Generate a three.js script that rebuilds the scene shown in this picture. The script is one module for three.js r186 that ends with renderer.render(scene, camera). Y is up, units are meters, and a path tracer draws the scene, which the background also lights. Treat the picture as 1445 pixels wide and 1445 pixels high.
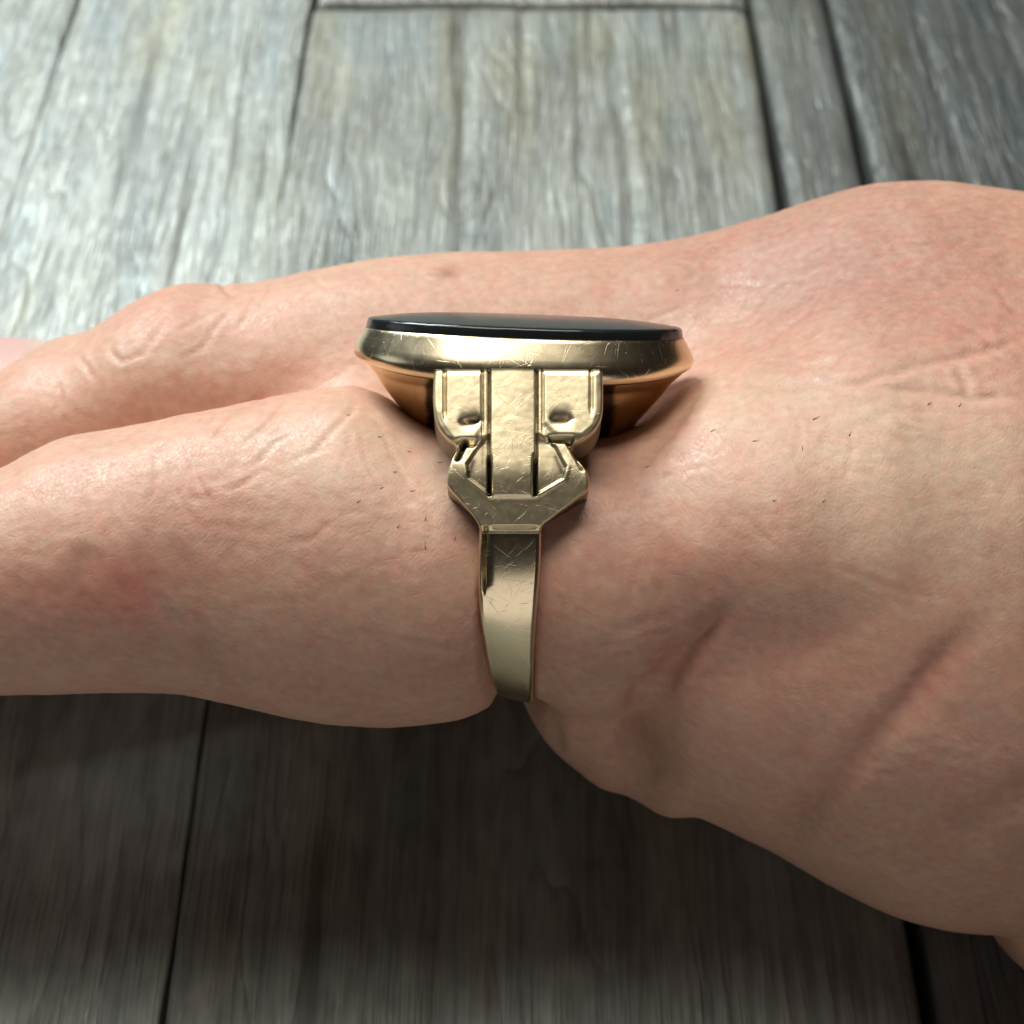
import * as THREE from 'three';
import { ImprovedNoise } from 'three/addons/math/ImprovedNoise.js';

// ------------------------------------------------------------------ camera, light, exposure
const scene = new THREE.Scene();
const FOV = 35, PITCH = 48.8 * Math.PI / 180, DIST = 101, LIFT = 32;      // millimetres; scaled to metres on building
const F = 722.5 / Math.tan(FOV * Math.PI / 360);
const S = 0.001;
const camera = new THREE.PerspectiveCamera(FOV, 1, 0.005, 20);
const centre = new THREE.Vector3(0, LIFT * S, 0);                          // a point on the ringed finger
const tilt = new THREE.Quaternion().setFromAxisAngle(new THREE.Vector3(1, 0, 0), -PITCH);
camera.position.copy(new THREE.Vector3(0, 0, DIST * S).applyQuaternion(tilt).add(centre));
camera.quaternion.copy(tilt);
camera.focus = 0.0935;
camera.userData.fStop = 58;
scene.background = new THREE.Color(0.010, 0.009, 0.008);                   // the dim room
const renderer = new THREE.WebGLRenderer({ antialias: true });
renderer.toneMapping = THREE.LinearToneMapping;
renderer.toneMappingExposure = 1;
renderer.shadowMap.enabled = true;
function panel(w, h, at, color, power) {
  const l = new THREE.RectAreaLight(color, power, w, h);
  l.position.set(...at); l.lookAt(0, 0.03, -0.02); scene.add(l); return l;
}
panel(0.60, 0.28, [-0.05, 0.69, -0.20], new THREE.Color(1, 0.94, 0.85), 7.8);      // the room's long ceiling lamp
panel(0.40, 0.30, [-0.42, 0.58, -0.62], new THREE.Color(0.88, 0.99, 0.98), 27);     // a window across the room
panel(0.30, 0.30, [-0.75, 0.30, -0.02], new THREE.Color(0.92, 0.97, 1), 0.9);        // weak light added from the left
panel(0.70, 0.40, [0.10, 0.08, 0.66], new THREE.Color(1, 0.92, 0.87), 0.95);        // added low fill light from the front

// ------------------------------------------------------------------ helpers
const pn = new ImprovedNoise();
const noise = (x, y, z) => pn.noise(x, y, z);
const fbm = (x, y, z, n = 4) => { let s = 0, a = 1, t = 0; for (let i = 0; i < n; i++) { s += a * pn.noise(x, y, z); t += a; a *= 0.5; x = x * 2.03 + 7.1; y = y * 2.03 + 3.3; z = z * 2.03 + 1.7; } return s / t; };
let seed = 7;
const rnd = () => { seed = (seed * 1664525 + 1013904223) >>> 0; return seed / 4294967296; };
const clamp = (x, a = 0, b = 1) => Math.min(b, Math.max(a, x));
const sstep = (a, b, x) => { const t = clamp((x - a) / (b - a)); return t * t * (3 - 2 * t); };
const mix = (a, b, t) => a + (b - a) * t;
const srgb = (l) => 255 * (l <= 0.0031308 ? 12.92 * l : 1.055 * Math.pow(clamp(l), 1 / 2.4) - 0.055);
function spline(table, col, xs) {                                          // monotone cubic through table rows
  const n = xs.length, y = table.map((r) => r[col]), d = [], m = [];
  for (let i = 0; i < n - 1; i++) d.push((y[i + 1] - y[i]) / (xs[i + 1] - xs[i]));
  for (let i = 0; i < n; i++) m.push(i === 0 ? d[0] : i === n - 1 ? d[n - 2] : d[i - 1] * d[i] <= 0 ? 0 : (d[i - 1] + d[i]) / 2);
  for (let i = 0; i < n - 1; i++) { const lim = 3 * Math.abs(d[i]); m[i] = clamp(m[i], -lim, lim); m[i + 1] = clamp(m[i + 1], -lim, lim); }
  return (x) => {
    if (x <= xs[0]) return y[0]; if (x >= xs[n - 1]) return y[n - 1];
    let i = 0; while (x > xs[i + 1]) i++;
    const h = xs[i + 1] - xs[i], t = (x - xs[i]) / h, t2 = t * t, t3 = t2 * t;
    return (2 * t3 - 3 * t2 + 1) * y[i] + (t3 - 2 * t2 + t) * h * m[i] + (3 * t2 - 2 * t3) * y[i + 1] + (t3 - t2) * h * m[i + 1];
  };
}
function segDist(px, py, pts) {                                            // [distance, position 0..1] to a polyline
  let best = 1e9, at = 0;
  for (let i = 0; i < pts.length - 1; i++) {
    const [ax, ay] = pts[i], [bx, by] = pts[i + 1], dx = bx - ax, dy = by - ay;
    const t = clamp(((px - ax) * dx + (py - ay) * dy) / (dx * dx + dy * dy));
    const d = Math.hypot(px - ax - t * dx, py - ay - t * dy);
    if (d < best) { best = d; at = (i + t) / (pts.length - 1); }
  }
  return [best, at];
}
function polyDist(px, py, pts) {                                           // signed distance, negative inside
  let d = 1e9, inside = false;
  for (let i = 0, j = pts.length - 1; i < pts.length; j = i++) {
    const [ax, ay] = pts[j], [bx, by] = pts[i], dx = bx - ax, dy = by - ay;
    const t = clamp(((px - ax) * dx + (py - ay) * dy) / (dx * dx + dy * dy));
    d = Math.min(d, Math.hypot(px - ax - t * dx, py - ay - t * dy));
    if ((ay > py) !== (by > py) && px < ax + (py - ay) / (by - ay) * dx) inside = !inside;
  }
  return inside ? -d : d;
}
function geometry(pos, index, uv, color) {
  const g = new THREE.BufferGeometry(), p = new Float32Array(pos.length);
  for (let i = 0; i < p.length; i++) p[i] = pos[i] * S;
  g.setAttribute('position', new THREE.BufferAttribute(p, 3));
  if (uv) g.setAttribute('uv', new THREE.Float32BufferAttribute(uv, 2));
  if (color) g.setAttribute('color', new THREE.Float32BufferAttribute(color, 3));
  g.setIndex(index); g.computeVertexNormals(); return g;
}
function mesh(name, g, m, parent) {
  const o = new THREE.Mesh(g, m); o.name = name; o.castShadow = o.receiveShadow = true; parent.add(o); return o;
}
function gridIndex(nu, nv, flip = false, closeU = false) {                 // vertices row by row: v * nu + u
  const id = [];
  for (let v = 0; v < nv - 1; v++) for (let u = 0; u < (closeU ? nu : nu - 1); u++) {
    const a = v * nu + u, b = v * nu + (u + 1) % nu, c = a + nu, d = b + nu;
    if (flip) id.push(a, c, b, b, c, d); else id.push(a, b, c, b, d, c);
  }
  return id;
}
function dataTexture(w, h, fn, isColor, mirror) {
  const d = new Uint8Array(w * h * 4);
  for (let y = 0; y < h; y++) for (let x = 0; x < w; x++) {
    const c = fn(x, y), k = 4 * (y * w + x);
    if (isColor) { d[k] = srgb(c[0]); d[k + 1] = srgb(c[1]); d[k + 2] = srgb(c[2]); } else d[k] = d[k + 1] = d[k + 2] = 255 * clamp(c);
    d[k + 3] = 255;
  }
  const t = new THREE.DataTexture(d, w, h);
  t.wrapS = t.wrapT = mirror ? THREE.MirroredRepeatWrapping : THREE.RepeatWrapping; t.magFilter = THREE.LinearFilter; t.minFilter = THREE.LinearFilter;
  if (isColor) t.colorSpace = THREE.SRGBColorSpace;
  t.needsUpdate = true; return t;
}

// ------------------------------------------------------------------ the tabletop: weathered grey planks
const WOODW = 1024, WOODH = 2048, TILEX = 70, TILEY = 160;                 // the texture covers 70 x 160 mm
const woodHeight = new Float32Array(WOODW * WOODH);
const woodColor = dataTexture(WOODW, WOODH, (i, j) => {
  const x = i / WOODW * TILEX, y = j / WOODH * TILEY;
  const wx = x + 1.3 * noise(x * 0.05, y * 0.015, 3) + 0.22 * noise(x * 0.3, y * 0.06, 9);
  const broad = fbm(wx * 0.10, y * 0.022, 1, 3), streak = fbm(wx * 0.55, y * 0.030, 5, 4), fine = fbm(wx * 2.6, y * 0.09, 11, 3);
  const hair = noise(wx * 7, y * 0.25, 21), blot = fbm(x * 0.16, y * 0.09, 31, 4), worn = fbm(x * 0.7, y * 0.35, 41, 3);
  const dark = sstep(0.22, 0.5, fbm(wx * 0.42, y * 0.016, 51, 3));         // long dark weather marks
  const ring = Math.pow(1 - Math.abs(noise(wx * 0.34 + 3 * broad, y * 0.014, 61)), 14);
  let v = 0.40 + 0.12 * broad + 0.17 * streak + 0.14 * fine + 0.05 * hair + 0.14 * blot + 0.13 * worn;
  v *= 1 - 0.5 * dark; v *= 1 - 0.16 * ring * (0.5 + 0.5 * sstep(-0.3, 0.3, blot));
  v = clamp(v, 0.035, 0.8);
  woodHeight[j * WOODW + i] = clamp(0.5 + 0.5 * streak + 0.45 * fine + 0.2 * hair - 0.5 * ring - 0.4 * dark + 0.25 * worn);
  const olive = sstep(0.05, 0.4, fbm(wx * 0.13, y * 0.03, 71, 2)), blue = sstep(0.0, 0.4, fbm(wx * 0.2, y * 0.05, 81, 2));
  return [v * (1 + 0.05 * olive - 0.06 * blue), v * (1.01 + 0.01 * olive), v * (0.97 - 0.11 * olive + 0.07 * blue)];
}, true, true);
const woodBump = dataTexture(WOODW, WOODH, (i, j) => woodHeight[j * WOODW + i], false, true);
const woodRough = dataTexture(512, 1024, (i, j) => 0.34 + 0.16 * (woodHeight[(2 * j) * WOODW + 2 * i] - 0.5) * -1 + 0.07 * noise(i * 0.05, j * 0.02, 5), false, true);
const woodMaterial = (r, g, b) => new THREE.MeshPhysicalMaterial({ map: woodColor, bumpMap: woodBump, bumpScale: 0.00028, roughnessMap: woodRough, roughness: 1, color: new THREE.Color().setRGB(r, g, b), specularIntensity: 0.9 });
const table = new THREE.Group(); table.name = 'tabletop'; table.userData.kind = 'structure'; scene.add(table);
const cracks = [[-5.17, 0.55, -109.8, 88.6], [12.41, 0.5, -109.8, -33.6], [-18.05, 0.5, 22.8, 88.6], [1.41, 0.4, -109.8, -85.3], [-41.36, 0.35, -52.4, 79.2], [59.22, 0.4, -184.0, 79.2], [-70.5, 0.4, -184.0, 88.6], [48.88, 0.3, -146.4, 4.0], [-33.84, 0.3, -137.0, -52.4], [20.68, 0.3, -61.8, 79.2], [4.7, 0.3, 4.0, 88.6]];
function plank(x0, x1, z0, z1, m, du, dv, round, roundLeft = round) {
  const step = 0.7, nu = Math.ceil((x1 - x0) / step) + 5, nv = Math.ceil((z1 - z0) / 1.2) + 5, pos = [], uv = [];
  const place = (k, n, a, b, r) => k < 3 ? [a, a, a + r * 0.25][k] : k > n - 4 ? [b, b, b - r * 0.25][n - 1 - k] : mix(a + r * 0.5, b - r * 0.5, (k - 3) / (n - 7));
  for (let v = 0; v < nv; v++) for (let u = 0; u < nu; u++) {
    let x = place(u, nu, x0, x1, round), z = place(v, nv, z0, z1, round);
    const low = u === 0 || v === 0 || u === nu - 1 || v === nv - 1;
    const e = Math.min(x - x0, x1 - x), ez = Math.min(z - z0, z1 - z), r = round, rs = x - x0 < x1 - x ? roundLeft : round;
    let y = -((rs - Math.min(rs, e)) ** 2) / rs * 0.55 - (r - Math.min(r, ez)) ** 2 / r * 0.55;
    y += 0.14 * fbm(x * 0.09, z * 0.03, 2 + du, 2);
    for (const [cx, w, a, b] of cracks) if (x0 < cx && cx < x1) {
      const q = (x - cx - 0.9 * noise(z * 0.03, cx, 0) - 0.25 * noise(z * 0.15, cx, 4)) / w;
      y -= 0.7 * Math.exp(-q * q) * sstep(a - 4, a + 8, z) * sstep(b + 4, b - 8, z);
    }
    if (low) y = -6;
    const xw = x + (0.55 * noise(z * 0.022, x0 * 0.2 + (e < 5 && x - x0 < x1 - x ? 0 : 50), 3) + 0.18 * noise(z * 0.12, x0, 8)) * sstep(6, 0, e) * (x1 - x0 < 8 ? 0.5 : 1);
    pos.push(xw, y, z + 0.5 * noise(x * 0.09, z0, 2) * sstep(5, 0, ez)); uv.push((x + du) / TILEX, (z + dv) / TILEY);
  }
  return mesh('plank', geometry(pos, gridIndex(nu, nv, true), uv), m, table);
}
const woodA = woodMaterial(0.84, 0.89, 0.87), woodB = woodMaterial(0.60, 0.62, 0.59), woodC = woodMaterial(0.2, 0.21, 0.21), woodD = woodMaterial(0.32, 0.33, 0.32);
plank(-141, -90.4, -330, 150, woodB, 11, 30, 1.6);
plank(-90.2, -53.15, -330, 150, woodA, 37, 75, 0.7);
plank(-52.85, -24.45, -330, 150, woodA, 5, 118, 0.5);
plank(-24.4, 28.5, -110.3, 150, woodB, 51, 12, 2.0, 0.4);
plank(-24.35, 28.5, -330, -110.6, woodB, 20, 60, 1.8);
plank(29.5, 38.0, -330, 150, woodD, 8, 44, 1.6);
plank(39.0, 82.7, -330, 150, woodC, 60, 100, 2.0);
plank(83.5, 141, -330, 150, woodC, 28, 20, 1.6);
mesh('table_base', new THREE.BoxGeometry(0.28, 0.02, 0.478).translate(0, -0.0135, -0.09), new THREE.MeshStandardMaterial({ color: new THREE.Color().setRGB(0.02, 0.02, 0.02), roughness: 0.9 }), table);

// ------------------------------------------------------------------ the hand: one continuous surface
// Each row of a finger or a palm pad: outline place along the hand, upper and lower edge (in 1/1445 of the photograph's side, at depth cz), then depth of its axis and half depth in mm.
const toX = (px, z) => (px - 722.5) * (DIST - z) / F, toY = (py, z) => -(py - 722.5) * (DIST - z) / F;
function pad(rows, capL, capR, k) {
  const xs = rows.map((r) => toX(r[0], r[3])), P = rows.map((r) => [(toY(r[1], r[3]) + toY(r[2], r[3])) / 2, (toY(r[1], r[3]) - toY(r[2], r[3])) / 2, r[3], r[4]]);
  const cy = spline(P, 0, xs), ry = spline(P, 1, xs), cz = spline(P, 2, xs), rz = spline(P, 3, xs), x0 = xs[0], x1 = xs[xs.length - 1];
  return { k, slice(x) {
    let s = 1, e = 0;
    if (x < x0) { e = x0 - x; s = 0; } else if (x < x0 + capL) s = Math.sqrt(1 - ((x0 + capL - x) / capL) ** 2);
    if (x > x1) { e = x - x1; s = 0; } else if (x > x1 - capR) s *= Math.sqrt(1 - ((x - x1 + capR) / capR) ** 2);
    s = Math.max(s, 0.02);
    return [cy(x), cz(x), ry(x) * s, rz(x) * s, e];
  } };
}
const nearFinger = pad([
  [-700, 720, 925, 0, 6.2], [-560, 690, 960, 0, 7.6], [-350, 690, 980, 0, 8.3], [-160, 690, 985, 0, 8.8], [0, 663, 979, 0, 8.8], [90, 619, 978, 0, 9.0], [158, 607, 977, 0, 9.2], [230, 594, 976, 0, 9.2], [270, 584, 979, 0, 9.0],
  [330, 572, 993, 0, 9.0], [420, 553, 1012, 0, 9.2], [490, 545, 1020, 0, 9.7], [540, 560, 1022, 0, 9.9], [590, 590, 1020, 0, 9.9], [650, 608, 1012, 0, 9.6], [685, 612, 997, 0, 9.1], [728, 614, 974, 0, 8.8],
  [768, 614, 986, 0, 9.2], [800, 612, 1004, 0, 9.8], [850, 610, 1010, -0.5, 10.3], [885, 600, 1006, -0.8, 10.6], [940, 572, 985, -1.2, 10.8], [1000, 552, 950, -1.6, 11], [1080, 560, 920, -2.2, 11], [1200, 580, 890, -5.5, 10.5], [1300, 600, 860, -9.5, 9.5], [1400, 610, 850, -14, 9]], 6, 8, 0);
const farFinger = pad([
  [-900, 640, 880, -17, 7], [-700, 600, 920, -17, 9], [-450, 590, 930, -17, 10.2], [-220, 578, 920, -17, 10.4], [0, 533, 850, -17, 10.4], [40, 507, 820, -17, 10.4], [85, 480, 800, -17, 10.4], [130, 470, 790, -17, 10.4], [165, 450, 775, -17, 10.4], [205, 424, 760, -17, 10.6], [240, 409, 750, -17, 10.8], [275, 402, 745, -17, 10.8],
  [318, 404, 745, -17, 10.6], [370, 401, 745, -17, 10.4], [440, 385, 740, -17, 10.4], [520, 370, 740, -17, 10.4], [600, 363, 740, -17, 10.4], [680, 359, 740, -17, 10.4], [760, 357, 745, -17, 10.4], [850, 352, 750, -17, 10.4],
  [920, 345, 750, -17, 10.8], [1000, 330, 750, -17, 10.5], [1060, 314, 740, -17, 11], [1150, 286, 730, -17, 12], [1200, 273, 720, -17, 12.5], [1240, 267, 715, -17, 13], [1300, 265, 715, -17, 13], [1380, 276, 725, -17, 13], [1445, 288, 740, -17, 13], [1700, 330, 800, -17, 13], [2600, 350, 800, -17, 13]], 7, 10, 1);
const palmSide = pad([
  [850, 700, 1080, -10, 11], [900, 650, 1104, -10, 14.5], [950, 590, 1132, -10.5, 17.5], [1025, 510, 1166, -11, 20], [1092, 440, 1199, -12, 22], [1163, 390, 1240, -12, 23], [1234, 365, 1275, -12, 23], [1290, 355, 1294, -12, 23], [1352, 350, 1303, -12, 22.5], [1445, 345, 1306, -12, 22],
  [1700, 350, 1300, -12, 22], [2100, 380, 1220, -13, 21], [2600, 400, 1180, -14, 20]], 5, 10, 2);
const basePad = pad([[735, 940, 1010, -13, 5], [770, 930, 1046, -13, 7], [807, 920, 1080, -13, 8], [855, 920, 1112, -13, 8], [907, 930, 1122, -13, 8], [980, 940, 1120, -13, 8]], 2.5, 3, 3);
const thumbPad = pad([[1376, 1180, 1262, -11, 4], [1400, 1180, 1318, -11, 5], [1424, 1170, 1350, -11, 5.5], [1470, 1150, 1385, -11, 6.5], [1560, 1100, 1420, -12, 8], [1700, 1050, 1420, -14, 9], [2100, 1000, 1330, -16, 10]], 2, 8, 3);
const thirdFinger = pad([[-800, 520, 720, -34.5, 8], [-600, 495, 750, -34.5, 9.5], [-400, 480, 760, -34.5, 10], [-120, 468, 760, -34.5, 10.2], [0, 475, 690, -34.5, 9.5], [60, 479, 690, -34.5, 9.2], [110, 486, 680, -34.5, 9.2], [400, 440, 690, -34, 9.5], [900, 420, 690, -33, 10], [1445, 400, 800, -32, 12], [2100, 420, 800, -30, 12]], 6, 10, 4);
const pads = [nearFinger, farFinger, palmSide, basePad, thumbPad, thirdFinger];
function section(p, y, z) {
  const dy = y - p[0], dz = z - p[1], ay = dy / p[2], az = dz / p[3];
  const k0 = Math.hypot(ay, az), k1 = Math.hypot(ay / p[2], az / p[3]);
  let d = k1 < 1e-6 ? -Math.min(p[2], p[3]) : k0 * (k0 - 1) / k1;
  if (p[4] > 0) d = Math.hypot(Math.max(d, 0), p[4]);
  return d;
}
const smin = (a, b, k) => { const h = Math.max(k - Math.abs(a - b), 0) / k; return Math.min(a, b) - h * h * k * 0.25; };
function field(P, x, y, z) {
  const near = section(P[0], y, z), far = section(P[1], y, z), palm = section(P[2], y, z), base = section(P[3], y, z), thumb = section(P[4], y, z), third = section(P[5], y, z);
  let d = smin(near, palm, mix(3.2, 9, sstep(-10, -2, y)));
  d = smin(d, base, 5.0);
  d = smin(d, far, mix(mix(0.7, 6.5, sstep(-23, -9, x)), 7.5, sstep(4, 16, x)));
  d = smin(d, thumb, 1.2);
  return smin(d, third, mix(0.4, 3, sstep(0, 20, x)));
}
function surfaceNet() {
  const h = 0.25, x0 = -62, x1 = 84, y0 = -44, y1 = 30, z0 = -50, z1 = 16;
  const nx = Math.round((x1 - x0) / h), ny = Math.round((y1 - y0) / h), nz = Math.round((z1 - z0) / h), B = 8;
  const pos = [], index = [];
  const fill = (i, A) => {
    const x = x0 + i * h, P = pads.map((p) => p.slice(x));
    for (let jb = 0; jb <= ny; jb += B) for (let kb = 0; kb <= nz; kb += B) {
      const c = field(P, x, y0 + (jb + B / 2) * h, z0 + (kb + B / 2) * h), far = Math.abs(c) > 5.5;
      for (let j = jb; j < Math.min(jb + B, ny + 1); j++) for (let k = kb; k < Math.min(kb + B, nz + 1); k++)
        A[j * (nz + 1) + k] = far ? c : field(P, x, y0 + j * h, z0 + k * h);
    }
    if (i === 0 || i === nx) for (let q = 0; q < A.length; q++) A[q] = Math.max(A[q], 0.05);
  };
  const row = nz + 1; let a = new Float32Array((ny + 1) * row), b = new Float32Array((ny + 1) * row);
  let idA = new Int32Array(ny * nz).fill(-1), idB = new Int32Array(ny * nz);
  fill(0, a);
  const C = new Float32Array(8);
  for (let i = 0; i < nx; i++) {
    fill(i + 1, b); idB.fill(-1);
    for (let j = 0; j < ny; j++) for (let k = 0; k < nz; k++) {
      const q = j * row + k;
      C[0] = a[q]; C[1] = b[q]; C[2] = a[q + row]; C[3] = b[q + row]; C[4] = a[q + 1]; C[5] = b[q + 1]; C[6] = a[q + row + 1]; C[7] = b[q + row + 1];
      let n = 0; for (let c = 0; c < 8; c++) if (C[c] < 0) n++;
      if (n === 0 || n === 8) continue;
      let sx = 0, sy = 0, sz = 0, m = 0;
      for (let c = 0; c < 8; c++) for (const bit of [1, 2, 4]) if (!(c & bit)) {
        const d = c | bit; if ((C[c] < 0) === (C[d] < 0)) continue;
        const t = C[c] / (C[c] - C[d]); m++;
        sx += (c & 1) + (bit === 1 ? t : 0); sy += ((c >> 1) & 1) + (bit === 2 ? t : 0); sz += ((c >> 2) & 1) + (bit === 4 ? t : 0);
      }
      idB[j * nz + k] = pos.length / 3;
      pos.push(x0 + (i + sx / m) * h, y0 + (j + sy / m) * h, z0 + (k + sz / m) * h);
    }
    const quad = (p, q, r, s, flip) => { if (p < 0 || q < 0 || r < 0 || s < 0) return; if (flip) index.push(p, r, q, q, r, s); else index.push(p, q, r, q, s, r); };
    for (let j = 0; j < ny; j++) for (let k = 0; k < nz; k++) {
      const q = j * row + k;
      if (j > 0 && k > 0 && (a[q] < 0) !== (b[q] < 0)) quad(idB[(j - 1) * nz + k - 1], idB[j * nz + k - 1], idB[(j - 1) * nz + k], idB[j * nz + k], !(a[q] < 0));
      if (i > 0 && k > 0 && (a[q] < 0) !== (a[q + row] < 0)) quad(idA[j * nz + k - 1], idA[j * nz + k], idB[j * nz + k - 1], idB[j * nz + k], !(a[q] < 0));
      if (i > 0 && j > 0 && (a[q] < 0) !== (a[q + 1] < 0)) quad(idA[(j - 1) * nz + k], idB[(j - 1) * nz + k], idA[j * nz + k], idB[j * nz + k], !(a[q] < 0));
    }
    [a, b] = [b, a]; [idA, idB] = [idB, idA];
  }
  return { pos, index };
}
// Creases: [width, depth in mm, points along the skin]
const creases = [
  [5, 0.10, [[248, 468], [288, 447], [322, 428]]], [5, 0.12, [[248, 513], [281, 492], [303, 468], [328, 432]]], [6, 0.11, [[148, 488], [172, 512], [202, 500], [236, 452]]], [5, 0.12, [[108, 500], [120, 515], [134, 538]]], [6, 0.14, [[190, 470], [215, 448], [240, 425]]], [4, 0.12, [[330, 470], [352, 440], [366, 412]]], [5, 0.12, [[80, 535], [85, 560], [78, 585]]], [6, 0.12, [[388, 400], [372, 425], [340, 462]]], [4, 0.10, [[440, 390], [460, 408], [484, 400]]], [6, 0.35, [[314, 396], [318, 408], [330, 420]]],
  [5, 0.16, [[297, 626], [328, 588], [378, 555]]], [5, 0.16, [[340, 632], [375, 601], [408, 562]]], [5, 0.13, [[353, 663], [390, 626], [414, 611]]], [5, 0.15, [[437, 645], [468, 610], [510, 562]]], [4, 0.1, [[468, 700], [487, 645], [497, 605]]], [5, 0.1, [[402, 660], [430, 640], [470, 632]]], [4, 0.1, [[545, 700], [520, 660], [508, 600]]], [4, 0.1, [[590, 700], [560, 655], [530, 585]]],
  [5, 0.12, [[262, 632], [281, 682], [296, 710]]], [5, 0.1, [[238, 640], [246, 690], [270, 735]]], [5, 0.1, [[215, 630], [220, 670], [210, 720]]], [5, 0.09, [[160, 640], [165, 700], [180, 740]]], [5, 0.05, [[328, 856], [437, 844], [515, 808]]], [4, 0.06, [[520, 800], [560, 785], [606, 774]]], [4, 0.08, [[270, 700], [330, 690], [380, 660]]], [6, 0.10, [[400, 770], [440, 760], [480, 730]]],
  [17, 0.24, [[236, 740], [266, 815], [272, 870], [300, 945], [330, 985]]], [12, 0.12, [[232, 850], [262, 905], [310, 950]]], [22, 0.22, [[130, 760], [110, 830], [120, 920]]],
  [7, 0.2, [[1036, 505], [1088, 478], [1123, 456], [1150, 434]]], [9, 0.2, [[1180, 545], [1231, 536], [1296, 517], [1382, 499], [1470, 472]]], [9, 0.16, [[1006, 541], [1100, 546], [1209, 543], [1300, 556], [1382, 562], [1470, 556]]], [8, 0.2, [[1348, 512], [1360, 535], [1372, 562]]], [6, 0.12, [[1090, 524], [1160, 515], [1250, 488], [1330, 470]]],
  [5, 0.10, [[960, 410], [1010, 400], [1090, 405]]], [5, 0.1, [[1220, 430], [1250, 422], [1290, 400]]], [5, 0.1, [[1240, 360], [1280, 340], [1340, 345], [1420, 350]]], [6, 0.12, [[1340, 455], [1370, 462], [1400, 480]]], [6, 0.12, [[1400, 400], [1420, 430], [1445, 450]]], [5, 0.08, [[880, 480], [920, 450], [980, 425]]], [5, 0.08, [[1010, 470], [1060, 440], [1080, 420]]],
  [5, 0.05, [[830, 690], [880, 672], [960, 668], [1040, 650]]], [5, 0.08, [[1110, 560], [1130, 600], [1120, 660]]], [5, 0.08, [[1200, 600], [1205, 640], [1190, 690]]], [4, 0.05, [[1040, 720], [1080, 760], [1110, 780]]], [4, 0.04, [[1170, 800], [1230, 815], [1290, 840]]], [6, 0.05, [[1160, 795], [1250, 828], [1350, 850]]],
  [23, 0.55, [[1400, 858], [1340, 922], [1285, 995], [1218, 1060], [1165, 1120], [1112, 1172], [1080, 1200]]], [15, 0.8, [[1036, 850], [990, 902], [952, 940], [905, 980], [880, 1010]]], [9, 0.15, [[1010, 900], [975, 940], [930, 985]]], [34, 0.3, [[1480, 1100], [1400, 1150], [1330, 1190]]], [20, 0.2, [[880, 1005], [905, 1050], [925, 1110]]],
  [9, 0.05, [[855, 900], [900, 880], [960, 870]]], [8, 0.04, [[700, 900], [640, 915], [560, 905]]],
].map(([w, d, pts]) => w < 10 ? [w * 0.72, d * 0.55, pts] : [w, d * 0.9, pts]).map(([w, d, pts]) => ({ w, d, pts, lo: [Math.min(...pts.map((p) => p[0])) - 3 * w, Math.min(...pts.map((p) => p[1])) - 3 * w], hi: [Math.max(...pts.map((p) => p[0])) + 3 * w, Math.max(...pts.map((p) => p[1])) + 3 * w] }));
// Skin tints, plus light corrections painted on the back and lower palm: [x, y, reach along, reach across, redness, lightness]
const tints = [[178, 832, 62, 58, 1.0, -0.06], [60, 850, 70, 45, 0.5, 0], [300, 690, 70, 45, 0.32, 0], [290, 800, 40, 60, 0.16, -0.02], [220, 440, 60, 40, 0.3, -0.05], [300, 555, 150, 30, 0.22, -0.03], [420, 520, 90, 50, 0.12, 0.03], [100, 590, 90, 35, 0.22, -0.02], [480, 620, 120, 70, -0.2, 0.05], [640, 660, 60, 90, -0.25, 0.05], [1220, 370, 330, 150, 0.45, -0.34], [1400, 480, 110, 60, 0.3, -0.02], [1290, 690, 180, 140, -0.5, 0.10], [1120, 580, 160, 40, -0.2, 0.02], [950, 720, 120, 120, 0.12, 0], [1000, 800, 90, 70, 0.25, -0.02], [1150, 920, 160, 60, 0.3, -0.02], [940, 945, 40, 40, 0.25, -0.02], [1330, 950, 60, 60, 0.25, 0], [1300, 1050, 150, 80, 0.12, 0.1], [1090, 1010, 160, 110, 0.1, 0.2], [470, 870, 150, 60, -0.15, 0], [1400, 765, 18, 14, 0.4, -0.06], [630, 386, 14, 9, 0.5, -0.35], [800, 400, 200, 60, 0, -0.02], [560, 420, 160, 50, 0, -0.02], [620, 610, 40, 40, 0.3, -0.05], [720, 900, 120, 60, 0.2, -0.02]];
const RX = -0.29, RY = -1.3, LEAN = 10 * Math.PI / 180, ROLL = -2 * Math.PI / 180, R = 10.4;
const own = new THREE.Quaternion().setFromEuler(new THREE.Euler(LEAN, 0, ROLL, 'ZXY')), unown = own.clone().invert();
const bandHalf = (low) => mix(1.76, 1.08, sstep(0.18, 0.9, low)), bandMid = (low) => mix(0.2, 0.95, sstep(0.3, 1, low));
const { pos, index } = surfaceNet();
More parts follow.
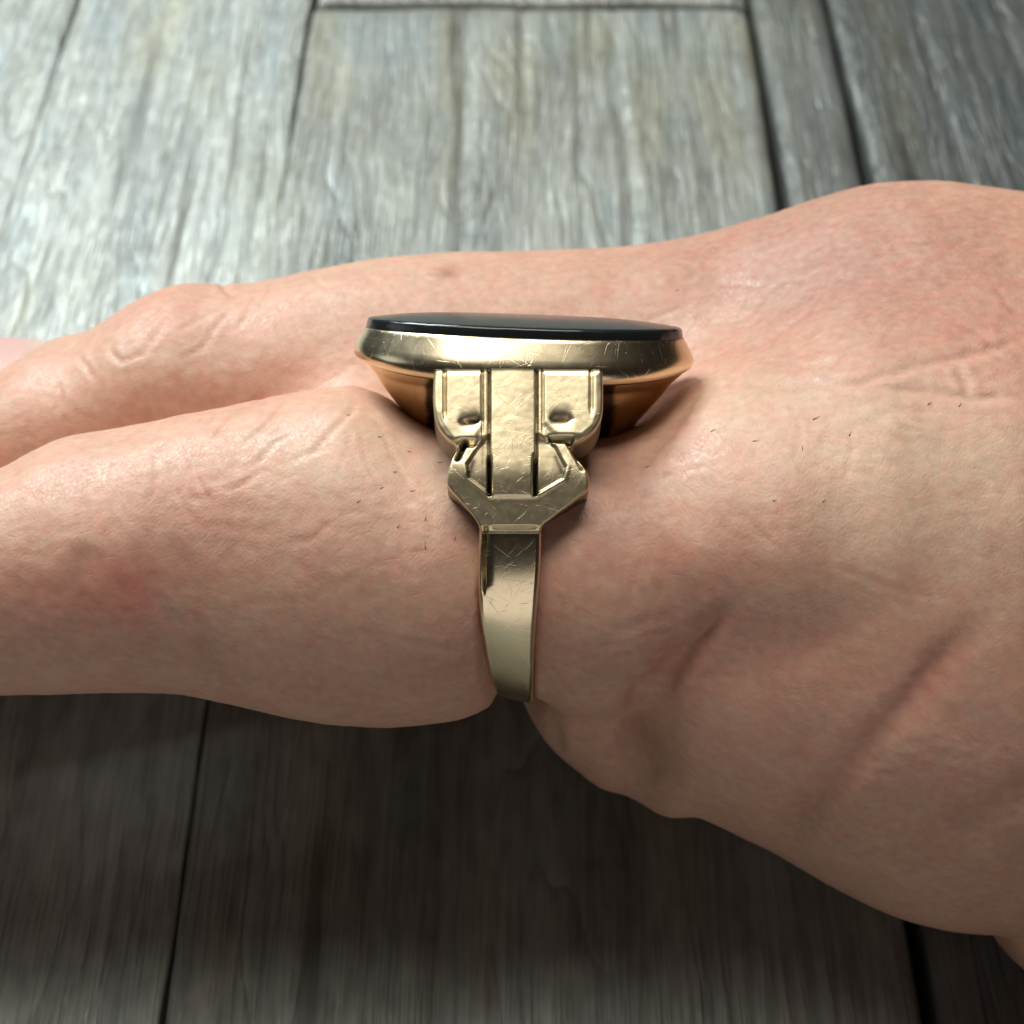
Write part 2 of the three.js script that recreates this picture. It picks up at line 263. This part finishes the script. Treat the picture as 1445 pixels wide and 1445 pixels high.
{
  const probe = new THREE.BufferGeometry();
  probe.setAttribute('position', new THREE.Float32BufferAttribute(pos, 3)); probe.setIndex(index); probe.computeVertexNormals();
  const N = probe.attributes.normal.array, color = [], uv = [], n = pos.length / 3;
  const moved = new Float32Array(pos.length), press = new THREE.Vector3();
  for (let i = 0; i < n; i++) {
    const x = pos[3 * i], y = pos[3 * i + 1], z = pos[3 * i + 2], nx = N[3 * i], ny = N[3 * i + 1], nz = N[3 * i + 2];
    const px = 722.5 + x * F / (DIST - z), py = 722.5 - y * F / (DIST - z), front = sstep(-0.25, 0.15, nz) * sstep(-32, -26, z);
    let d = 0, groove = 0;
    if (front > 0) for (const c of creases) {
      if (px < c.lo[0] || py < c.lo[1] || px > c.hi[0] || py > c.hi[1]) continue;
      const wob = 2.2 * noise(px * 0.03, py * 0.03, c.w), [q, t] = segDist(px + wob * 1.6, py + wob, c.pts), end = sstep(0, 0.22, t) * sstep(1, 0.78, t) * 0.9 + 0.1;
      const g = Math.exp(-q * q / (c.w * c.w)) * end * front;
      d -= c.d * g; if (c.w < 12) d += 0.35 * c.d * Math.exp(-((q - 2.2 * c.w) ** 2) / (1.6 * c.w * c.w)) * end * front;
      groove += g * Math.min(1, c.d * 2.2);
    }
    d += 0.22 * fbm(x * 0.11, y * 0.11, z * 0.11, 2) + 0.04 * fbm(x * 0.35, y * 0.45, z * 0.4 + 5, 3);
    const wr = sstep(-0.1, 0.35, fbm(x * 0.1 + 9, y * 0.1, z * 0.1, 2) + (px > 980 && py < 560 ? 0.3 : 0));
    d += 0.035 * wr * (1 - Math.abs(noise(x * 0.55 + 0.6 * y, y * 1.1 - 0.5 * x, z * 0.7)) * 2.4);           // slack folds
    d += 0.028 * fbm(x * 1.5, y * 1.5, z * 1.5, 2);
    moved[3 * i] = x + nx * d; moved[3 * i + 1] = y + ny * d; moved[3 * i + 2] = z + nz * d;
    if (Math.abs(x) < 6) {                                                  // the band presses a groove into the finger
      press.set(moved[3 * i] - RX, moved[3 * i + 1] - RY, moved[3 * i + 2]).applyQuaternion(unown);
      const ang = Math.atan2(press.y, press.z) * 180 / Math.PI, low = clamp(1 - Math.abs((28 - ang) / 236 - 0.5) * 2);
      if (ang < 30 && ang > -112) {
        const rad = Math.hypot(press.y, press.z), off = Math.abs(press.x - bandMid(low)) - bandHalf(low), most = R - 0.95 + 1.5 * (1 - Math.exp(-Math.max(0, off + 0.05) / 0.55)) + Math.max(0, off) * 0.6;
        const over = rad - most, k = over > 0 ? 1 - over / rad * sstep(30, 18, ang) * sstep(-112, -95, ang) * sstep(2.6, 1.2, off) : 1;
        press.y *= k; press.z *= k; press.applyQuaternion(own);
        moved[3 * i] = press.x + RX; moved[3 * i + 1] = press.y + RY; moved[3 * i + 2] = press.z;
      }
    }
    let red = 0.20 * fbm(x * 0.13, y * 0.13, z * 0.13 + 40, 3) + 0.36 * fbm(x * 0.5, y * 0.5, z * 0.5 + 20, 3) + 0.42 * fbm(x * 1.1, y * 1.1, z * 1.1 + 30, 2) + 0.30 * noise(x * 2.3 + 4, y * 2.3, z * 2.3), light = 0.10 * fbm(x * 0.3, y * 0.3, z * 0.3 + 60, 3) + 0.14 * fbm(x * 1.6, y * 1.6, z * 1.6 + 80, 2) + 0.10 * noise(x * 2.6, y * 2.6, z * 2.6 + 9);
    for (const [tx, ty, a, b, r, l] of tints) { const e = ((px - tx) / a) ** 2 + ((py - ty) / b) ** 2; if (e < 6) { const g = Math.exp(-e) * front; red += r * g; light += l * g; } }
    const tip = z < -26 && x < -20 ? 1 : 0;
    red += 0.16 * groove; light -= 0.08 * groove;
    const L = 1 + light;
    if (tip) color.push(0.60, 0.37 + 0.13 * sstep(25, 75, px), 0.34 + 0.13 * sstep(30, 80, px)); else color.push(0.57 * L * (1 + 0.03 * red), 0.328 * L * (1 - 0.30 * red), 0.238 * L * (1 - 0.28 * red));
    const cy = mix(0, -4, sstep(0, 30, x));
    uv.push(x / 16, Math.atan2(y - cy, z + 9) * 15 / 16);
  }
  // triangles across the seam of the wrapped coordinates lie at the back, out of sight
  const lines = new Float32Array(1024 * 1024);
  for (let k = 0; k < 3600; k++) {                                          // the fine crossing lines of skin, 64 texels to the millimetre
    let x = rnd() * 1024, y = rnd() * 1024, a = (rnd() < 0.5 ? 0.55 : -0.75) + (rnd() - 0.5) * 0.9 + (rnd() < 0.15 ? 1.4 : 0);
    const len = 15 + rnd() * 70, dep = 0.25 + 0.6 * rnd() * rnd(), wide = 2 + Math.floor(rnd() * 3), bend = (rnd() - 0.5) * 0.012;
    for (let q = 0; q < len; q++) {
      a += bend; x += Math.cos(a); y += Math.sin(a); const f = dep * Math.sin(Math.PI * q / len);
      for (let w = -wide; w <= wide; w++) { const t = ((y + w * Math.cos(a)) & 1023) * 1024 + ((x - w * Math.sin(a)) & 1023); lines[t] = Math.max(lines[t], f * (1 - (w / (wide + 1)) ** 2)); }
    }
  }
  const skinBump = dataTexture(1024, 1024, (i, j) => {
    const w = 16 / 1024, x = i * w, y = j * w, a = sstep(0, 1, i / 1023), b = sstep(0, 1, j / 1023);
    const soft = (u, v) => 0.10 * noise(u * 7, v * 7, 23) + 0.26 * fbm(u * 1.4, v * 1.4, 33, 3);
    return 0.65 - 0.17 * lines[j * 1024 + i] + mix(mix(soft(x, y), soft(x - 16, y), a), mix(soft(x, y - 16), soft(x - 16, y - 16), a), b);
  });
  const skinGloss = dataTexture(512, 512, (i, j) => 0.53 + 0.10 * fbm(i * 0.012, j * 0.012, 3, 2) + 0.20 * (lines[j * 2048 + i * 2] - 0.2) + 0.16 * noise(i * 0.16, j * 0.16, 7));
  const skin = new THREE.MeshPhysicalMaterial({ vertexColors: true, roughness: 1, specularIntensity: 0.95, roughnessMap: skinGloss, bumpMap: skinBump, bumpScale: 0.00006, sheen: 0.1, sheenRoughness: 0.5, sheenColor: new THREE.Color().setRGB(1, 0.75, 0.65) });
  const hand = mesh('hand', geometry(moved, index, uv, color), skin, scene);
  hand.position.copy(centre); hand.quaternion.copy(tilt);
  hand.userData = { label: 'bare hand held sideways above the planks with a gold ring on its nearest finger', category: 'hand' };
  // short hairs on the skin about the ring
  const hp = [], hi = [];
  const spots = [[492, 586, 8, 25], [535, 617, 7, 10], [578, 638, 7, 5], [508, 707, 9, 40], [565, 740, 8, 50], [602, 772, 12, 85], [620, 652, 10, 30], [585, 692, 9, 20], [556, 665, 7, 15], [1008, 607, 10, 25], [1067, 621, 11, -3], [1132, 630, 9, 88], [1152, 590, 12, 25], [1202, 612, 9, 60], [1312, 568, 9, 35], [1358, 572, 10, 55], [915, 660, 8, 20], [1165, 707, 8, 45], [540, 690, 7, 30], [600, 730, 8, 65], [1095, 705, 6, 15], [955, 410, 7, 30], [640, 760, 7, 70]];
  for (const [hx, hy, len, deg] of spots) {
    let best = 1e9, q = -1;
    for (let i = 0; i < n; i++) { const z = moved[3 * i + 2]; if (N[3 * i + 2] < 0.1) continue; const e = (722.5 + moved[3 * i] * F / (DIST - z) - hx) ** 2 + (722.5 - moved[3 * i + 1] * F / (DIST - z) - hy) ** 2 - z * 0.2; if (e < best) { best = e; q = i; } }
    const p = new THREE.Vector3(moved[3 * q], moved[3 * q + 1], moved[3 * q + 2]), nn = new THREE.Vector3(N[3 * q], N[3 * q + 1], N[3 * q + 2]);
    const along = new THREE.Vector3(Math.cos(deg * Math.PI / 180), Math.sin(deg * Math.PI / 180), 0); along.addScaledVector(nn, -along.dot(nn)).normalize();
    const side = new THREE.Vector3().crossVectors(nn, along), L = len * 0.95 / 25;
    for (let k = 0; k <= 4; k++) for (let a = 0; a < 4; a++) {
      const t = k / 4, r = 0.024 * (1 - 0.8 * t), c = p.clone().addScaledVector(along, L * (t - 0.5)).addScaledVector(nn, 0.015 + 0.08 * t * L).addScaledVector(side, 0.08 * t * t * L).addScaledVector(side, r * Math.cos(a * Math.PI / 2)).addScaledVector(nn, r * Math.sin(a * Math.PI / 2));
      hp.push(c.x, c.y, c.z);
    }
    const o = hp.length / 3 - 20;
    for (let k = 0; k < 4; k++) for (let a = 0; a < 4; a++) { const A = o + k * 4 + a, Bq = o + k * 4 + (a + 1) % 4; hi.push(A, Bq, A + 4, Bq, Bq + 4, A + 4); }
  }
  const hair = mesh('hair', geometry(hp, hi), new THREE.MeshStandardMaterial({ color: new THREE.Color().setRGB(0.05, 0.032, 0.024), roughness: 0.6 }), hand);
  hair.userData.kind = 'stuff';
}

// ------------------------------------------------------------------ the ring
const ring = new THREE.Group(); ring.name = 'ring'; scene.add(ring);
ring.userData = { label: 'worn pale gold signet ring with a flat oval black stone on the nearest finger', category: 'ring' };
ring.position.copy(new THREE.Vector3(RX, RY, 0).multiplyScalar(S).applyQuaternion(tilt).add(centre));
ring.quaternion.copy(tilt).multiply(own);
const eye = new THREE.Vector3(-RX, -RY, DIST).applyQuaternion(unown);
const look = (px, py) => new THREE.Vector3((px - 722.5) / F, -(py - 722.5) / F, -1).applyQuaternion(unown);
const scratch = new Float32Array(1024 * 1024).fill(0.5);
for (let k = 0; k < 480; k++) {
  let x = rnd() * 1024, y = rnd() * 1024, a = rnd() * Math.PI * 2; const len = 20 + rnd() * rnd() * 260, dep = (rnd() < 0.25 ? 0.5 : 0.22) * (0.4 + rnd()), bend = (rnd() - 0.5) * 0.003, wide = rnd() < 0.12 ? 2 : 1;
  for (let s = 0; s < len; s++) { a += bend; x += Math.cos(a); y += Math.sin(a); const f = dep * Math.sin(Math.PI * s / len); for (let w = -wide; w <= wide; w++) { const q = ((y + w * Math.cos(a)) & 1023) * 1024 + ((x - w * Math.sin(a)) & 1023); scratch[q] = Math.max(0, scratch[q] - f * 0.35); } }
}
const goldBump = dataTexture(1024, 1024, (i, j) => scratch[j * 1024 + i] + 0.05 * fbm(i * 0.008, j * 0.008, 1, 2));
const goldRough = dataTexture(512, 512, (i, j) => 0.21 + 0.03 * fbm(i * 0.03, j * 0.03, 9, 3) + 0.10 * (0.5 - scratch[j * 2048 + i * 2]));
const gold = (r = 1) => new THREE.MeshPhysicalMaterial({ color: new THREE.Color().setRGB(0.79, 0.675, 0.46), metalness: 1, roughness: r, roughnessMap: goldRough, bumpMap: goldBump, bumpScale: 0.000022 });
const goldPolished = gold(0.75), goldWorn = gold(1.2), goldCut = gold(1.95);
goldWorn.bumpScale = 0.00002;
goldCut.bumpScale = 0.000034;
goldCut.vertexColors = true;
const TILE = 8, HEAD = 0.12;
function ovalLathe(name, a, b, profile, m, parent, close = false, shape = (dr, y) => [dr, y]) {        // profile rows: [inset, height]
  const n = name === 'bezel_cup' ? 500 : 220, p = [], uv = [];
  if (name === 'bezel_cup') profile = profile.flatMap((q, k) => k ? [0.25, 0.5, 0.75, 1].map((f) => [mix(profile[k - 1][0], q[0], f), mix(profile[k - 1][1], q[1], f)]) : [q]);
  profile.forEach(([dr0, yy], v) => { for (let u = 0; u < n; u++) { const t = u / n * Math.PI * 2, [dr, y] = shape(dr0, yy, Math.abs(Math.cos(t)) ** 4, t); p.push(0.62 + (a + dr) * Math.cos(t), y + HEAD, (b + dr) * Math.sin(t)); uv.push(u / n * 56 / TILE, v * 0.25 / TILE); } });
  const id = gridIndex(n, profile.length, true, true);
  if (close) { const top = p.length / 3; p.push(0.62, profile[profile.length - 1][2] ?? profile[profile.length - 1][1] + HEAD, 0); uv.push(0, 0); const o = (profile.length - 1) * n; for (let u = 0; u < n; u++) id.push(o + u, top, o + (u + 1) % n); }
  return mesh(name, geometry(p, id, uv), m, parent);
}
const arc = (c, y, r, ry, a0, a1, n) => Array.from({ length: n + 1 }, (_, i) => { const t = (a0 + (a1 - a0) * i / n) * Math.PI / 180; return [c + r * Math.cos(t), y + ry * Math.sin(t)]; });
const BA = 9.65, BB = 5.8, RIMY = 11.2;
ovalLathe('bezel_rim', BA, BB, [[0.3, 9.7], [0.6, 9.76], [0.82, 9.92], [0.95, 10.15], [0.99, 10.4], [0.96, 10.65], [0.86, 10.92], [0.72, 11.2], [0.45, 11.68], [0.22, 12.1], [0.13, 12.26], [0.06, 12.34], [-0.02, 12.36], [-0.1, 11.9]], goldWorn, ring, false, (dr, y, e) => [dr * (1 - 0.30 * e), y + e * 0.75 * clamp((12.3 - y) / 2.5)]);
{
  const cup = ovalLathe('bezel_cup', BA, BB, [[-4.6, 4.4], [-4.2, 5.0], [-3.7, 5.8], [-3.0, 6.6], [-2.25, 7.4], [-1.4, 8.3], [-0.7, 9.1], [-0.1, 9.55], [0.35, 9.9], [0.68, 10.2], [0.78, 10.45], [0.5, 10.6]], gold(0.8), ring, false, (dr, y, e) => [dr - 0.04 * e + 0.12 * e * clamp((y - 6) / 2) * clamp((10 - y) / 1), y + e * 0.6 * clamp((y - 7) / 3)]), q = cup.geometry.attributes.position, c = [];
  cup.material.vertexColors = true; cup.material.color.setRGB(0.95, 0.74, 0.44);                                         // dark reflection of the shoulders, painted into the vertex colours
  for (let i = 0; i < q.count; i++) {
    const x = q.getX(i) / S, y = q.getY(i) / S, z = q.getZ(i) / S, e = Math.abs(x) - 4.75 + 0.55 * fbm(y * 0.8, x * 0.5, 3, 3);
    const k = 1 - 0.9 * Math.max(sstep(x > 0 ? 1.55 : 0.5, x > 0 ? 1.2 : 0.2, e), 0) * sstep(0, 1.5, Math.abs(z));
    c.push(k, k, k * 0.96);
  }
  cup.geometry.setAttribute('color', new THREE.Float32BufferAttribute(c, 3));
}
const dome = []; for (let i = 0; i <= 14; i++) { const t = i / 14; dome.push([mix(-0.3, -5.7, t), RIMY + 1.76 + 0.42 * (1 - (1 - t) ** 2)]); }
const stone = ovalLathe('stone', BA, BB, [[0, RIMY + 0.6], [-0.02, RIMY + 1.25], [-0.1, RIMY + 1.58], [-0.16, RIMY + 1.7], ...dome], new THREE.MeshPhysicalMaterial({ color: new THREE.Color().setRGB(0.014, 0.016, 0.018), roughness: 0.2, specularIntensity: 1, bumpMap: goldBump, bumpScale: 0.000012 }), ring, true, (dr, y, e, t) => [dr + (dr > -0.5 ? 0.05 * fbm(t * 9, y * 1.5, 3, 3) : 0), y + (dr > -0.5 && y > RIMY + 1 ? 0.04 * fbm(t * 7, y, 8, 3) : 0)]);
stone.userData.label = 'flat oval black stone with a polished edge';
// the shank: a tapering band from shoulder to shoulder under the finger
{
  const n = 160, sec = [[-1, -1.15], [-1, -0.35], [-0.97, -0.14], [-0.9, -0.02], [-0.84, 0, 0], [-0.80, 0, 0.35], [-0.76, 0, 0.35], [-0.72, 0, 0], [-0.4, 0.04], [0, 0.05], [0.4, 0.04], [0.78, 0], [0.84, -0.02], [0.96, -0.16], [1, -0.35], [1, -1.15], [0, -1.25]], p = [], uv = [];
  for (let v = 0; v <= n; v++) {
    const t = v / n, ang = mix(28, -208, t) * Math.PI / 180, low = 1 - Math.abs(t - 0.5) * 2;                 // 0 = towards the eye, -90 = under the finger
    const w = bandHalf(low), cx = bandMid(low), thin = mix(1, 0.75, low);
    for (const [s, r, cut = 0] of sec) { const rr = R - 0.12 + r * thin + 0.20 * s * sstep(0.40, 0.56, low - 0.05 * s) - cut * sstep(-9, -5, mix(28, -208, t)); p.push(cx + s * w, rr * Math.sin(ang), rr * Math.cos(ang)); uv.push(s * w / TILE, ang * R / TILE); }
  }
  mesh('shank', geometry(p, gridIndex(sec.length, n + 1, true, true), uv), goldWorn, ring);
}
// the shoulders: stepped plates with grooves, in the outline of the photographed one
function shoulder(back) {
  const edge = [[522, 613, 850], [560, 611, 851], [585, 613, 850], [600, 617, 845], [612, 624, 836], [622, 634, 822], [628, 643, 810], [634, 644, 807], [650, 637, 818], [664, 632, 827], [676, 630.5, 831], [686, 632, 831.5], [707, 649, 811], [732, 670, 778], [741, 675, 767], [750, 677, 764], [768, 678.5, 763]];
  const ys = edge.map((e) => e[0]), left = spline(edge, 1, ys), right = spline(edge, 2, ys);
  const table_ = []; { let z = R; for (let y = 0; y < 14; y += 0.05) { table_.push(z); z -= 0.05 * Math.min(mix(0.20, 0.50, sstep(4.4, 5.9, y)), y / Math.sqrt(R * R - Math.min(y, 9) ** 2)); } }
  const ztop = (y) => { if (y <= 0) return Math.sqrt(R * R - y * y); const q = Math.min(y / 0.05, table_.length - 2), k = Math.floor(q); return mix(table_[k], table_[k + 1], q - k); };
  const inner = [[672, 634], [658, 656], [661, 676], [692, 699], [756, 699], [794, 677], [799, 660], [784, 630], [756, 612], [692, 612]];
  let soot = 0;
  const panelL = [[619, 529], [681, 529], [681, 600], [672, 622], [640, 624], [626, 606], [619, 585]], panelR = [[766, 529], [845, 529], [845, 585], [838, 604], [822, 618], [786, 618], [766, 600]];
  const relief = (x, y) => {
    let h = 0; soot = 0;
    const side = Math.max(1 - sstep(-5, 3, polyDist(x, y, panelL)), 1 - sstep(-5, 3, polyDist(x, y, panelR)));
    const upper = sstep(626, 616, y);
    const inn = polyDist(x, y, inner), mid = sstep(689, 693, x) * sstep(758.5, 754.5, x) * sstep(704, 699, y), open = sstep(1.5, -3, inn) * sstep(604, 628, y);
    h = mix(0.2, 0.27, upper); h = mix(h, 0.33, side);
    h = mix(h, 0.0, open);                                                                                  // sunk field of the lozenge
    h += 0.05 * Math.exp(-(((inn - 3) / 3.5) ** 2)) * sstep(640, 668, y);                                      // its raised lip
    h = mix(h, 0.31 + 0.05 * (1 - ((x - 724) / 33) ** 2), mid);                                                // the long middle bar
    h -= 0.5 * (Math.exp(-(((x - 691) / 2.6) ** 2)) + Math.exp(-(((x - 754.5) / 2.6) ** 2))) * sstep(640, 656, y) * sstep(703, 699, y);
    h -= 0.20 * (Math.exp(-(((x - 690.5) / 1.3) ** 2)) + Math.exp(-(((x - 757.5) / 1.3) ** 2)) + 0.7 * Math.exp(-(((x - 681) / 1.4) ** 2)) + 0.5 * Math.exp(-(((x - 766) / 1.3) ** 2))) * sstep(625, 590, y);
    h -= 0.12 * (Math.exp(-(((x - 690.5) / 2) ** 2)) + Math.exp(-(((x - 757) / 2) ** 2))) * sstep(660, 640, y);
    h -= 0.4 * Math.exp(-(((x - 664) / 14) ** 4) - Math.abs(y - 597 + 0.1 * (x - 664)) / 5) + 0.4 * Math.exp(-(((x - 792) / 14) ** 4) - Math.abs(y - 594) / 5);   // struck notches
    h -= 0.45 * Math.exp(-((segDist(x, y, [[656, 627], [646, 648]])[0] / 3.6) ** 2)) + 0.4 * Math.exp(-((segDist(x, y, [[803, 628], [822, 662]])[0] / 3) ** 2)) + 0.35 * Math.exp(-((segDist(x, y, [[778, 622], [806, 622]])[0] / 4) ** 2)) + 0.35 * Math.exp(-((segDist(x, y, [[652, 628], [668, 628]])[0] / 4) ** 2));
    h -= 0.20 * Math.exp(-(((x - 628) / 1.8) ** 2)) * sstep(600, 580, y) + 0.12 * Math.exp(-(((x - 834) / 2.4) ** 2)) * sstep(595, 575, y);
    h -= 0.3 * Math.exp(-(((x - 686) / 2.1) ** 2)) * sstep(741, 744, y) + 0.10 * Math.exp(-(((y - 744) / 2.2) ** 2)) * sstep(690, 700, x) * sstep(762, 750, x);
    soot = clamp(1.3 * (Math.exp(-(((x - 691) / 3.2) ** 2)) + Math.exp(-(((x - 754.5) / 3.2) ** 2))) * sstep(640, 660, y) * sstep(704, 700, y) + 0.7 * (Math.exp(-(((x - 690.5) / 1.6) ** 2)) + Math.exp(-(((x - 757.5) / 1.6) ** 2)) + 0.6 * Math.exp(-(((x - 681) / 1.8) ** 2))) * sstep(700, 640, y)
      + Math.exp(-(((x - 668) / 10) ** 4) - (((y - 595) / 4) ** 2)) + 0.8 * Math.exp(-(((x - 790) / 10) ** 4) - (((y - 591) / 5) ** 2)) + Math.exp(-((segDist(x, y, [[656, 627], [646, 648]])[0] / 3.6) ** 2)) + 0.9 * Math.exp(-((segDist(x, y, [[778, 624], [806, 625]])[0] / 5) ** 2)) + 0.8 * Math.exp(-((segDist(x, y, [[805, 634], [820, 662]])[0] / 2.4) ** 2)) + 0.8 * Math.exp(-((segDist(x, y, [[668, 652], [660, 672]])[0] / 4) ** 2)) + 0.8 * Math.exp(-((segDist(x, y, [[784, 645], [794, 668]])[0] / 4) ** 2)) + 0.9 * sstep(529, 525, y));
    h -= 0.16 * sstep(741, 750, y);
    h += 0.018 * fbm(x * 0.03, y * 0.03, 3, 2) + 0.004 * noise(x * 0.12, y * 0.12, 8);
    return h;
  };
  const nv = 330, nu = 220, wall = [2.6, 1.2, 0.55, 0.16, 0.04], W = wall.length, p = [], uv = [], tone = [], y0 = 524, y1 = 753, dir = new THREE.Vector3();
  for (let v = 0; v < nv + 2; v++) {
    const vv = clamp(v - 1, 0, nv - 1) / (nv - 1), py = mix(y0, y1, vv), lid = v === 0 || v === nv + 1;
    for (let u = 0; u < nu + 2 * W; u++) {
      const s = clamp((u - W) / (nu - 1)), L = left(py), Rr = right(py), px = mix(L + 1.2, Rr - 1.2, s);
      const drop = u < W ? wall[u] : u >= nu + W ? wall[nu + 2 * W - 1 - u] : 0, push = drop ? (u < W ? -1 : 1) * (drop > 0.1 ? 0.05 : 0.03) : 0;
      dir.copy(look(px, py));
      let z = 10.2, y = 0, t = 0;
      for (let k = 0; k < 6; k++) { t = (z - eye.z) / dir.z; y = eye.y + t * dir.y; z = ztop(y); }
      const x = eye.x + t * dir.x;
      const e = Math.min(px - L, Rr - px), roundEdge = 0.12 * Math.max(0, 1 - e / 5) ** 2;
      const h = relief(px, py) - roundEdge, ny = clamp(y / R, -0.3, 0.54), nz = Math.sqrt(1 - ny * ny);
      const depth = lid ? -1.9 : h - drop;
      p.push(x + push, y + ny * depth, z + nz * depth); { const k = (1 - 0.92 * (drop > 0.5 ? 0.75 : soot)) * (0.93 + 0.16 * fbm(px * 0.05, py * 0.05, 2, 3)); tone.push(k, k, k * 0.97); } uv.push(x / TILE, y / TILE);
    }
  }
  const nn = nu + 2 * W;
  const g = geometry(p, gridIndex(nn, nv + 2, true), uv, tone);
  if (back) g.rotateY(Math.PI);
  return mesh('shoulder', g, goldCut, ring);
}
shoulder(false); shoulder(true);

renderer.render(scene, camera);
